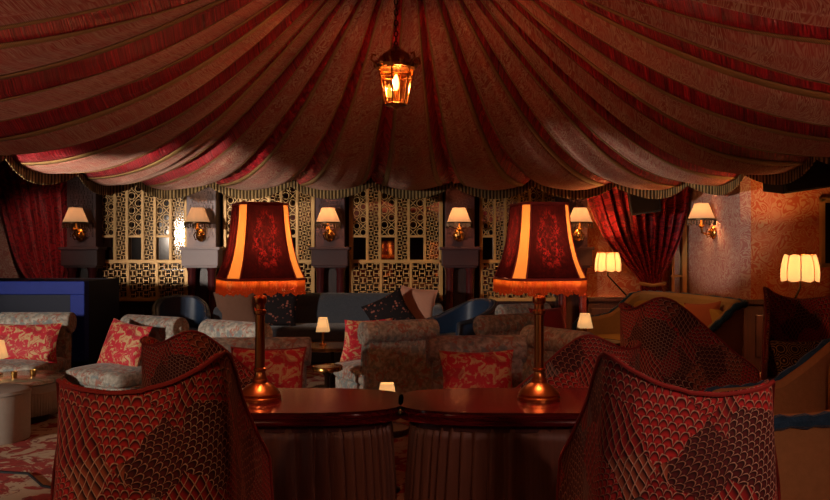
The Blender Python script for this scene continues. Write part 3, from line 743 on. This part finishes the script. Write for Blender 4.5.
RG = 'red and gold damask cushions on the floral chairs'
cushion('large red and gold damask cushion on the floral chair by the booth', 'redgold', (-3.42, 7.03, .53), .66, .36, .15, .3, 0, group=RG)
cushion('red and gold damask cushion tilted against the turned floral chair', 'redgold', (-2.42, 6.72, .55), .46, .4, .15, .35, R(-28), .12, group=RG)
cushion('dim red damask cushion with red piping behind the first lamp stem', 'redgold', (-.9, 4.91, .56), .46, .38, .15, .3, 0, group=RG, piping='rim')
cushion('red damask cushion in shade on the chair by the round brass table', 'redgold', (-.42, 6.98, .56), .46, .4, .14, .3, R(-152), group=RG)
cushion('crimson damask cushion on the floral chair between the fringed lamps', 'redgold', (.39, 5.03, .54), .48, .36, .15, .3, R(5), group=RG)
cushion('plain red cushion on the farthest floral chair', 'redvel', (1.36, 8.25, .58), .42, .36, .14, .3, R(28))

# ---------------------------------------------------------------- banquette
t = thing('banquette_sofa', 'long slate blue banquette sofa under the lattice screens', 'sofa', (-1.0, 9.85, 0))
def bq(a, v):
    x = -1.3 + 2.6 * a; q = cr([(.18, .1), (.2, .5), (.17, .77), (.08, .81), (-.0, .77), (-.06, .5), (-.08, .3)], v); return (x, q[0], q[1])
b = MB(); b.grid(bq, 30, 22, cap=True, cv=False); b.box((0, .08, .4), (2.58, .2, .6)); b.build('backrest', 'slate', t)
rbox((0, -.34, .37), (2.6, .66, .16), puff=.02, n=24).build('seat_cushion', 'slate', t)
boxm((0, -.3, .17), (2.56, .6, .26)).build('base', 'navydark', t, bevel=.02)
for s in (-1, 1): rbox((s * 1.27, -.2, .4), (.14, .75, .56), puff=.02).build('armrest', 'slate', t)
BG = 'cushions along the slate banquette'
cushion('large brown velvet cushion at the end of the banquette', 'brown', (-2.08, 9.38, .66), .46, .46, .16, .3, R(8), -.15, group=BG, piping='brown')
cushion('dark blossom print cushion next to the brown cushion', 'blackfloral', (-1.6, 9.42, .66), .48, .46, .16, .25, R(-5), .05, group=BG)
cushion('salmon pink cushion against the banquette below the lamp reflections', 'salmon', (.02, 9.5, .68), .44, .44, .16, .25, R(-8), .12, group=BG, piping='salmon')
cushion('black blossom print cushion tilted in front of the salmon cushion', 'blackfloral', (-.3, 9.2, .62), .5, .42, .16, .3, R(10), -.45, group=BG)

# ---------------------------------------------------------------- navy tub chairs
def make_tub(label):
    t = thing('tub_chair', label, 'armchair', group='navy leather tub chairs')
    plan = [(0, -.31), (.14, -.3), (.24, -.24), (.295, -.12), (.305, .05), (.3, .2), (.29, .3)]
    zt = lambda a: lin([(0, .83), (.25, .81), (.5, .72), (.75, .63), (1, .6)], abs(a))
    b, rim = u_shell(plan, zt, .14, .36, .06, top_in=-.04, recl=.05); b.build('shell', 'navy', t)
    b = MB(); b.tube(rim, .022, 8); b.build('rolled_rim', 'navydark', t)
    rbox((0, .03, .38), (.48, .54, .14)).build('seat_cushion', 'navy', t)
    boxm((0, .02, .24), (.48, .48, .18)).build('base', 'navydark', t, bevel=.02)
    for x in (-.22, .22):
        for y in (-.2, .22):
            b = MB(); b.tube([(x, y, .16), (x * 1.08, y * 1.08, 0)], [.022, .013], 8); b.build('leg', 'darkwood', t)
    return t
tb = make_tub('navy leather tub chair below the brightest lattice screen'); tb.location = (-2.68, 9.25, 0); tb.rotation_euler.z = R(200); tb.scale = (.95,) * 3
dup(tb, 'navy leather tub chair beside the salmon cushion and floral chairs', (.5, 8.72, 0), R(125))

# ---------------------------------------------------------------- blue booth
t = thing('reception_booth', 'royal blue lacquered booth with dark glass front by the red curtain', 'booth', (-4.3, 8.45, 0))
b = MB(); b.box((0, -.41, .965), (2.06, .12, .13)); b.box((.96, -.41, .45), (.14, .12, .9)); b.box((-.96, -.41, .45), (.14, .12, .9)); b.box((0, -.41, .12), (2.06, .12, .24)); b.build('front_frame', 'blue', t, smooth=False, bevel=.006)
b = MB(); b.box((1.0, .06, .515), (.06, .82, 1.03)); b.box((-1.0, .06, .515), (.06, .82, 1.03)); b.box((0, .44, .515), (2.0, .05, 1.03)); b.build('side_panel', 'bluedark', t, smooth=False)
boxm((0, .06, 1.0), (2.0, .82, .05)).build('top', 'bluedark', t, smooth=False)
boxm((0, -.38, .55), (1.8, .012, .72)).build('glass_front', 'bluedark', t, smooth=False)

# ---------------------------------------------------------------- tan settees with blue trim
def make_settee(label, hw, name, cat):
    t = thing(name, label, cat, group='tan seats edged with blue trim')
    plan = [(0, -.40), (hw * .55, -.40), (hw * .9, -.39), (hw, -.33), (hw + .015, -.15), (hw + .02, .05), (hw + .015, .22), (hw, .40)]
    zt = lambda a: lin([(0, .88), (.28, .87), (.43, .86), (.5, .84), (.58, .74), (.68, .635), (.8, .605), (.94, .595), (1, .55)], abs(a))
    b, rim = u_shell(plan, zt, .12, .34, .085, top_in=0, recl=.03, na=81); b.build('shell', 'tan', t)
    pts = rim[1:-1]; b = MB(); b.tube(rim, [.03 + .006 * math.sin(k * 2.1) for k in range(len(rim))], 8)
    b.build('trim_braid', 'bluetrim', t, label='blue chenille trim along the back and arms')
    rbox((0, .02, .38), (hw * 2 - .2, .68, .16), puff=.03, n=20).build('seat_cushion', 'mustard', t)
    rbox((0, -.26, .6), (hw * 2 - .22, .09, .44), puff=.0, n=20).build('back_cushion', 'mustard', t)
    boxm((0, .0, .22), (hw * 2 - .1, .7, .2)).build('base', 'tan', t, bevel=.02)
    for x in (-hw + .08, hw - .08):
        for y in (-.3, .3):
            b = MB(); b.lathe([(.016, 0), (.026, .05), (.03, .14)], 10, (x, y, 0)); b.build('leg', 'darkwood', t)
    return t
st = make_settee('tan settee with blue trim and loose cushions by the papered return wall', .88, 'settee', 'sofa')
# front is local +y ; facing (-.97,-.25)
st.location = (2.3, 7.83, 0); st.rotation_euler.z = math.atan2(.97, -.25)
s2 = make_settee('tan armchair with blue trim close behind the front wing chair', .36, 'trimmed_armchair', 'armchair')
s2.location = (1.87, 3.84, 0); s2.rotation_euler.z = R(90)
SG = 'cushions on the tan settee'
cushion('small red velvet cushion on the settee seat', 'redvel', (2.37, 8.05, .6), .4, .34, .14, .3, R(-60), group=SG)
cushion('leopard print cushion standing on the settee seat', 'leopard', (2.42, 7.55, .63), .42, .4, .14, .3, R(-40), .15, group=SG)
cushion('rust orange cushion behind the leopard one on the settee', 'rust', (2.62, 7.4, .66), .4, .42, .14, .25, R(-55), -.1, group=SG)

# ---------------------------------------------------------------- small tables, mini lamps
def round_table(label, X, Y, r, z, m, name='side_table', group=None):
    t = thing(name, label, 'table', (X, Y, 0), group=group)
    b = MB(); b.lathe([(r * .9, z - .035), (r, z - .025), (r, z), (r * .97, z + .004), (r * .96, z), (.01, z)], 36); b.build('tabletop', m, t)
    b = MB(); b.lathe([(.025, .03), (.03, .1), (.02, .2), (.022, z - .08), (.05, z - .035)], 16); b.build('pedestal', 'darkmetal', t)
    b = MB(); b.lathe([(r * .6, 0), (r * .6, .012), (r * .2, .03), (.02, .05)], 24); b.build('foot', 'darkmetal', t)
    return t
def mini_lamp(label, loc, s=1.0):
    t = thing('cordless_lamp', label, 'lamp', loc, group='small ivory table lamps', scale=s)
    b = MB(); b.box((0, 0, .008), (.07, .07, .016)); b.box((0, 0, .08), (.026, .026, .15)); b.build('stem', 'brass', t, smooth=False, bevel=.003)
    b = MB(); P = [(1, 1), (-1, 1), (-1, -1), (1, -1)]
    b.grid(lambda a, v: (P[int(round(a * 4)) % 4][0] * (.062 - .024 * v), P[int(round(a * 4)) % 4][1] * (.062 - .024 * v), .13 + .135 * v), 4, 2, cu=True)
    b.build('shade', 'shade_mini', t, smooth=False)
    l = light('mini_lamp_bulb', (loc[0], loc[1], loc[2] + .2 * s), .5, (1, .55, .22), .015)
    return t
tt = round_table('round brass rimmed table with small ivory lamp before the banquette', -.8, 7.8, .32, .42, 'brass', 'cocktail_table')
mini_lamp('small ivory lamp on the round table before the slate banquette', ((323 - 415) * 7.8 / F, 7.8, .423))
round_table('tiny brass drinks stool between the floral chairs', -.68, 6.25, .12, .44, 'brass', 'drinks_stool')
round_table('dark wooden table with ivory lamp near the tan settee', 1.62, 7.25, .24, .52, 'darkwood', 'cocktail_table')
mini_lamp('small ivory lamp on the dark table near the papered wall', ((585 - 415) * 7.2 / F, 7.2, .523), .95)
round_table('small low table in the gap between the two skirted tables', -.16, 4.5, .13, .35, 'darkwood')
mini_lamp('ivory lamp shade peeking over the edge of the skirted tables', (-.155, 4.45, .353), .95)
round_table('small dark table holding the white shaded lamp beyond the tan armchair', 2.33, 4.62, .15, .48, 'darkwood')
mini_lamp('white shaded lamp beside the tan trimmed armchair', (2.335, 4.62, .483), 1.05)

# low fringed table + ottoman at the carpet
t = thing('coffee_table', 'low round fringed table with painted marble top before the floral chairs', 'table', (-3.15, 6.36, 0))
b = MB(); b.lathe([(.33, .3), (.35, .31), (.352, .335), (.34, .343), (.01, .343)], 48); b.build('tabletop', 'marble', t)
b = MB(); b.lathe([(.31, .12), (.325, .2), (.325, .3)], 40); b.build('drum', 'linen', t)
b = MB(); b.grid(lambda a, v: ((.335 + .006 * math.sin(a * 560)) * math.cos(2 * PI * a), (.335 + .006 * math.sin(a * 560)) * math.sin(2 * PI * a), .24 - .17 * v), 300, 3, cu=True); b.build('long_fringe', 'linen', t, solid=.004)
b = MB(); b.lathe([(.25, 0), (.25, .12)], 30); b.build('foot', 'darkwood', t)
mini_lamp('square ivory lamp on the low marble table beside the linen ottoman', (-3.32, 6.4, .344), 1.05)
for x, y, lb in ((-3.12, 6.28, 'small amber glass beside the ivory lamp on the marble table'), (-3.02, 6.38, 'small amber glass farther from the ivory lamp on the marble table')):
    b = MB(); b.lathe([(.02, 0), (.026, .05), (.024, .05), (.018, .006), (.005, .005)], 14); tag(b.build('votive_glass', 'brass', loc=(x, y, .344)), lb, 'glass', 'votive glasses')
b = MB(); b.lathe([(.02, 0), (.245, 0), (.25, .02), (.25, .33), (.24, .352), (.2, .362), (.01, .366)], 48)
t = thing('ottoman', 'round pale linen ottoman standing on the red and cream carpet', 'ottoman', (-3.0, 5.72, 0))
b.build('body', 'linen', t); b = MB(); b.tube([(.252 * math.cos(2 * PI * k / 40), .252 * math.sin(2 * PI * k / 40), .335) for k in range(40)], .007, 6, closed=True); b.build('piping', 'linen', t)
b = MB(); b.tube([(-2.6, 4.86, .01), (-2.3, 4.8, .01), (-2.1, 4.55, .01), (-1.8, 4.42, .01), (-1.5, 4.36, .01)], .008, 6); tag(b.build('power_cord', 'black'), 'thin dark cord lying across the patterned carpet', 'cord')

# ---------------------------------------------------------------- tulip floor lamps
def make_floor_lamp(label, X, Y, zs, r, dx):
    t = thing('floor_lamp', label, 'lamp', (X, Y, 0), group='tulip shaded floor lamps')
    n = 8; h = r * 1.5
    def sh(a, v):
        ang = 2 * PI * a; lob = abs(math.cos(n * ang / 2)); rr = (r * (1 - .17 * v)) * (.93 + .1 * math.sin(PI * v) + .1 * (lob - .5) * .8); rr *= 1
        return (rr * math.cos(ang), rr * math.sin(ang), zs - h / 2 + h * v + (.018 * (1 - lob) if v == 0 else 0) - (.014 * (1 - lob) if v == 1 else 0))
    b = MB(); b.grid(sh, 96, 9, cu=True); s_ = b.build('scalloped_shade', 'shade_tulip', t)
    b = MB()
    for k in range(n): b.tube([sh((k + .5) / n, v / 6) for v in range(7)], .006, 5)
    for v in (0, 1): b.tube([sh(k / 96, v) for k in range(96)], .005, 5, closed=True)
    b.build('ribs', 'copper', s_)
    b = MB(); b.tube([(0, 0, zs), (0, 0, zs - h * .7), (dx * .15, 0, zs - h * .85), (dx, 0, zs - h * .85 - .22)], .011, 8); b.sphere((dx, 0, zs - h * .85 - .22), .022); b.build('arm', 'darkmetal', t)
    b = MB(); b.tube([(dx, 0, zs - h * .85 - .22), (dx, 0, .02)], .011, 8); b.build('pole', 'darkmetal', t)
    b = MB(); b.lathe([(.13, 0), (.13, .015), (.03, .03), (.012, .05)], 24, (dx, 0, 0)); b.build('base', 'darkmetal', t)
    return t
p1 = W(608, 262, 10.0); make_floor_lamp('tulip shaded floor lamp lighting the papered wall behind the settee', p1.x, p1.y, p1.z, .162, .24)
light('floor_bulb', p1, 28, (1, .45, .14), .05)
p2 = W(800, 268, 8.25); make_floor_lamp('larger tulip shaded floor lamp behind the dark wing chair', p2.x, p2.y, p2.z, .19, -.12)
light('floor_bulb', p2, 28, (1, .42, .13), .05)

# ---------------------------------------------------------------- curtains
def curtain(label, rows, Y, folds, amp=.035):
    """rows: (z, xl, xr, amp) from top to floor"""
    n = len(rows) - 1
    def fn(a, v):
        z, xl, xr, k = cr(rows, v); x = xl + (xr - xl) * (a + .012 * math.sin(a * 2 * PI * folds))
        wv = math.sin(2 * PI * folds * a + 1.2 * math.sin(v * 3 + a * 5)) + .35 * math.sin(2 * PI * folds * 2.3 * a + 2)
        return (x, Y - amp * k * wv, z)
    b = MB(); b.grid(fn, 180, 40, uvf=lambda a, v: (a * 1.6, v * 2.4)); return tag(b.build('curtain', 'curtain', solid=.004), label, 'curtain', 'red brocade curtains')
Yc = 10.5; X_ = lambda p: (p - 415) * Yc / F; Z_ = lambda q: CZ - (q - 250) * Yc / F
curtain('red brocade curtain tied back above the blue booth', [(2.6, X_(-14), X_(75), 1), (Z_(185), X_(-4), X_(75), 1), (Z_(215), X_(4), X_(76), 1), (Z_(245), X_(12), X_(76), .9), (Z_(268), X_(20), X_(74), .7), (Z_(285), X_(30), X_(70), .6), (.55, X_(26), X_(72), .9), (.02, X_(22), X_(76), 1)], Yc, 9)
Yc = 10.42
curtain('crimson velvet curtain gathered beside the tulip floor lamp', [(2.6, X_(566), X_(694), 1), (Z_(190), X_(583), X_(691), 1.2), (Z_(215), X_(592), X_(687), 1.3), (Z_(240), X_(604), X_(680), 1.2), (Z_(262), X_(622), X_(670), 1), (Z_(284), X_(640), X_(660), .8), (.55, X_(634), X_(672), 1), (.02, X_(630), X_(676), 1)], Yc, 10, .05)
tp = MB(); tp.tube([(X_(637), Yc - .1, Z_(283)), (X_(650), Yc - .14, Z_(285)), (X_(663), Yc - .1, Z_(283))], .022, 8); tag(tp.build('curtain_tieback', 'braid'), 'gold braid tieback gathering the crimson velvet curtain', 'tieback')

# ---------------------------------------------------------------- speakers, wall mirror
def speaker(label, loc, d, rot):
    t = thing('loudspeaker', label, 'speaker', loc, group='black loudspeakers under the tent edge'); t.rotation_euler = rot
    boxm((0, 0, 0), d).build('cabinet', 'black', t, smooth=False, bevel=.01)
    boxm((0, -d[1] / 2 - .006, 0), (d[0] * .92, .014, d[2] * .9)).build('grille', 'darkmetal', t, smooth=False, bevel=.004)
    from mathutils import Euler
    Q = Euler(rot).to_matrix().inverted(); p0 = Q @ Vector((0, 0, d[2] * .3)); p1_ = Q @ Vector((0, 0, 4.0 - loc[2]))
    b = MB(); b.tube([p0, p1_], .02, 8); b.build('hanging_rod', 'black', t)
    return t
q = W(643, 192, 9.95); speaker('black loudspeaker hanging over the crimson curtain', q, (.36, .26, .5), (R(14), R(-8), R(-12)))
q = W(806, 171, 8.4); speaker('larger black loudspeaker above the tulip lamp by the papered wall', q, (.78, .35, .36), (R(8), R(-8), R(10)))
t = thing('wall_mirror', 'tall gold framed mirror on the orange papered wall', 'mirror', (4.7, 8.9, 1.53))
b = MB()
for x in (-.22, .22): b.box((x, -.02, 0), (.05, .05, .76))
for z in (-.36, .36): b.box((0, -.02, z), (.49, .05, .05))
b.build('frame', 'gold', t, smooth=False, bevel=.006); boxm((0, -.008, 0), (.4, .01, .68)).build('glass', 'mirror', t, smooth=False)

# ---------------------------------------------------------------- window daylight and added fill lights
# daylight slanting in through window_1: one beam along the wall, one down on the seats
DAY = (1, .86, .72)
sp = light('window_daylight', (-6.5, -1.55, 1.72), 2000, DAY, .12, 'SPOT'); sp.data.spot_size = R(20); sp.data.spot_blend = .9; aim(sp, (-3.5, 10.4, 1.9))
sp = light('window_daylight', (-6.5, -1.1, 1.9), 1700, DAY, .15, 'SPOT'); sp.data.spot_size = R(34); sp.data.spot_blend = .8; aim(sp, (-2.9, 6.7, .35))
l = bpy.data.lights.new('window_sky', 'AREA'); l.shape = 'RECTANGLE'; l.size = .9; l.size_y = .75; l.energy = 9; l.color = (1, .9, .8)
o = bpy.data.objects.new('window_sky', l); COL.objects.link(o); o.location = (-6.6, -.45, 1.75); aim(o, (0, -.45, 1.6))
# added unseen fills: front chairs from above, tent cloth from below
def spot(name, loc, to, e, col, deg, r=.15):
    o = light(name, loc, e, col, r, 'SPOT'); o.data.spot_size = R(deg); o.data.spot_blend = .8; aim(o, to)
spot('added_fill_spot', (1.3, .2, 2.0), (.85, 2.5, .7), 46, (1, .47, .36), 54)
spot('added_fill_spot', (-1.2, .2, 2.0), (-.85, 2.5, .7), 30, (1, .42, .22), 54)
spot('added_canopy_fill', (2.6, 1.0, .4), (2.3, 3.3, 3.2), 70, (1, .45, .3), 76)
spot('added_canopy_fill', (-2.6, 1.0, .4), (-2.4, 3.4, 3.2), 70, (1, .55, .42), 76)
spot('added_fill_spot', (-4.5, 8.95, 2.1), (-4.8, 10.5, 1.5), 16, (1, .6, .45), 50, .05)  # added fill, no lamp here, lifts the brocade curtain
spot('added_fill_spot', (1.6, 7.2, 2.0), (2.45, 7.8, .6), 12, (1, .5, .2), 70, .06)  # added fill over the settee, not a fitting of the room
sp = light('window_daylight', (-6.5, -.9, 1.7), 2000, DAY, .1, 'SPOT'); sp.data.spot_size = R(8); sp.data.spot_blend = .5; aim(sp, (3.5, 9.6, 1.75))
spot('added_canopy_fill', (-4.1, 4.9, .8), (-2.35, 8.6, 2.4), 360, (1, .84, .7), 33, .06)  # added unseen spot that brightens the canopy hem near the booth
w = bpy.data.worlds.new('world'); sc.world = w; w.use_nodes = True; w.node_tree.nodes['Background'].inputs[0].default_value = (.02, .012, .01, 1); w.node_tree.nodes['Background'].inputs[1].default_value = .5

cam = bpy.data.cameras.new('camera'); cam.lens = 36 * F / 830; cam.sensor_width = 36; cam.clip_start = .05
co = bpy.data.objects.new('camera', cam); COL.objects.link(co); co.location = (0, 0, CZ); co.rotation_euler = (PI / 2, 0, 0); sc.camera = co
vs = sc.view_settings; vs.view_transform = 'Standard'; vs.look = 'None'; vs.gamma = 1; vs.use_curve_mapping = False; vs.exposure = 1.0
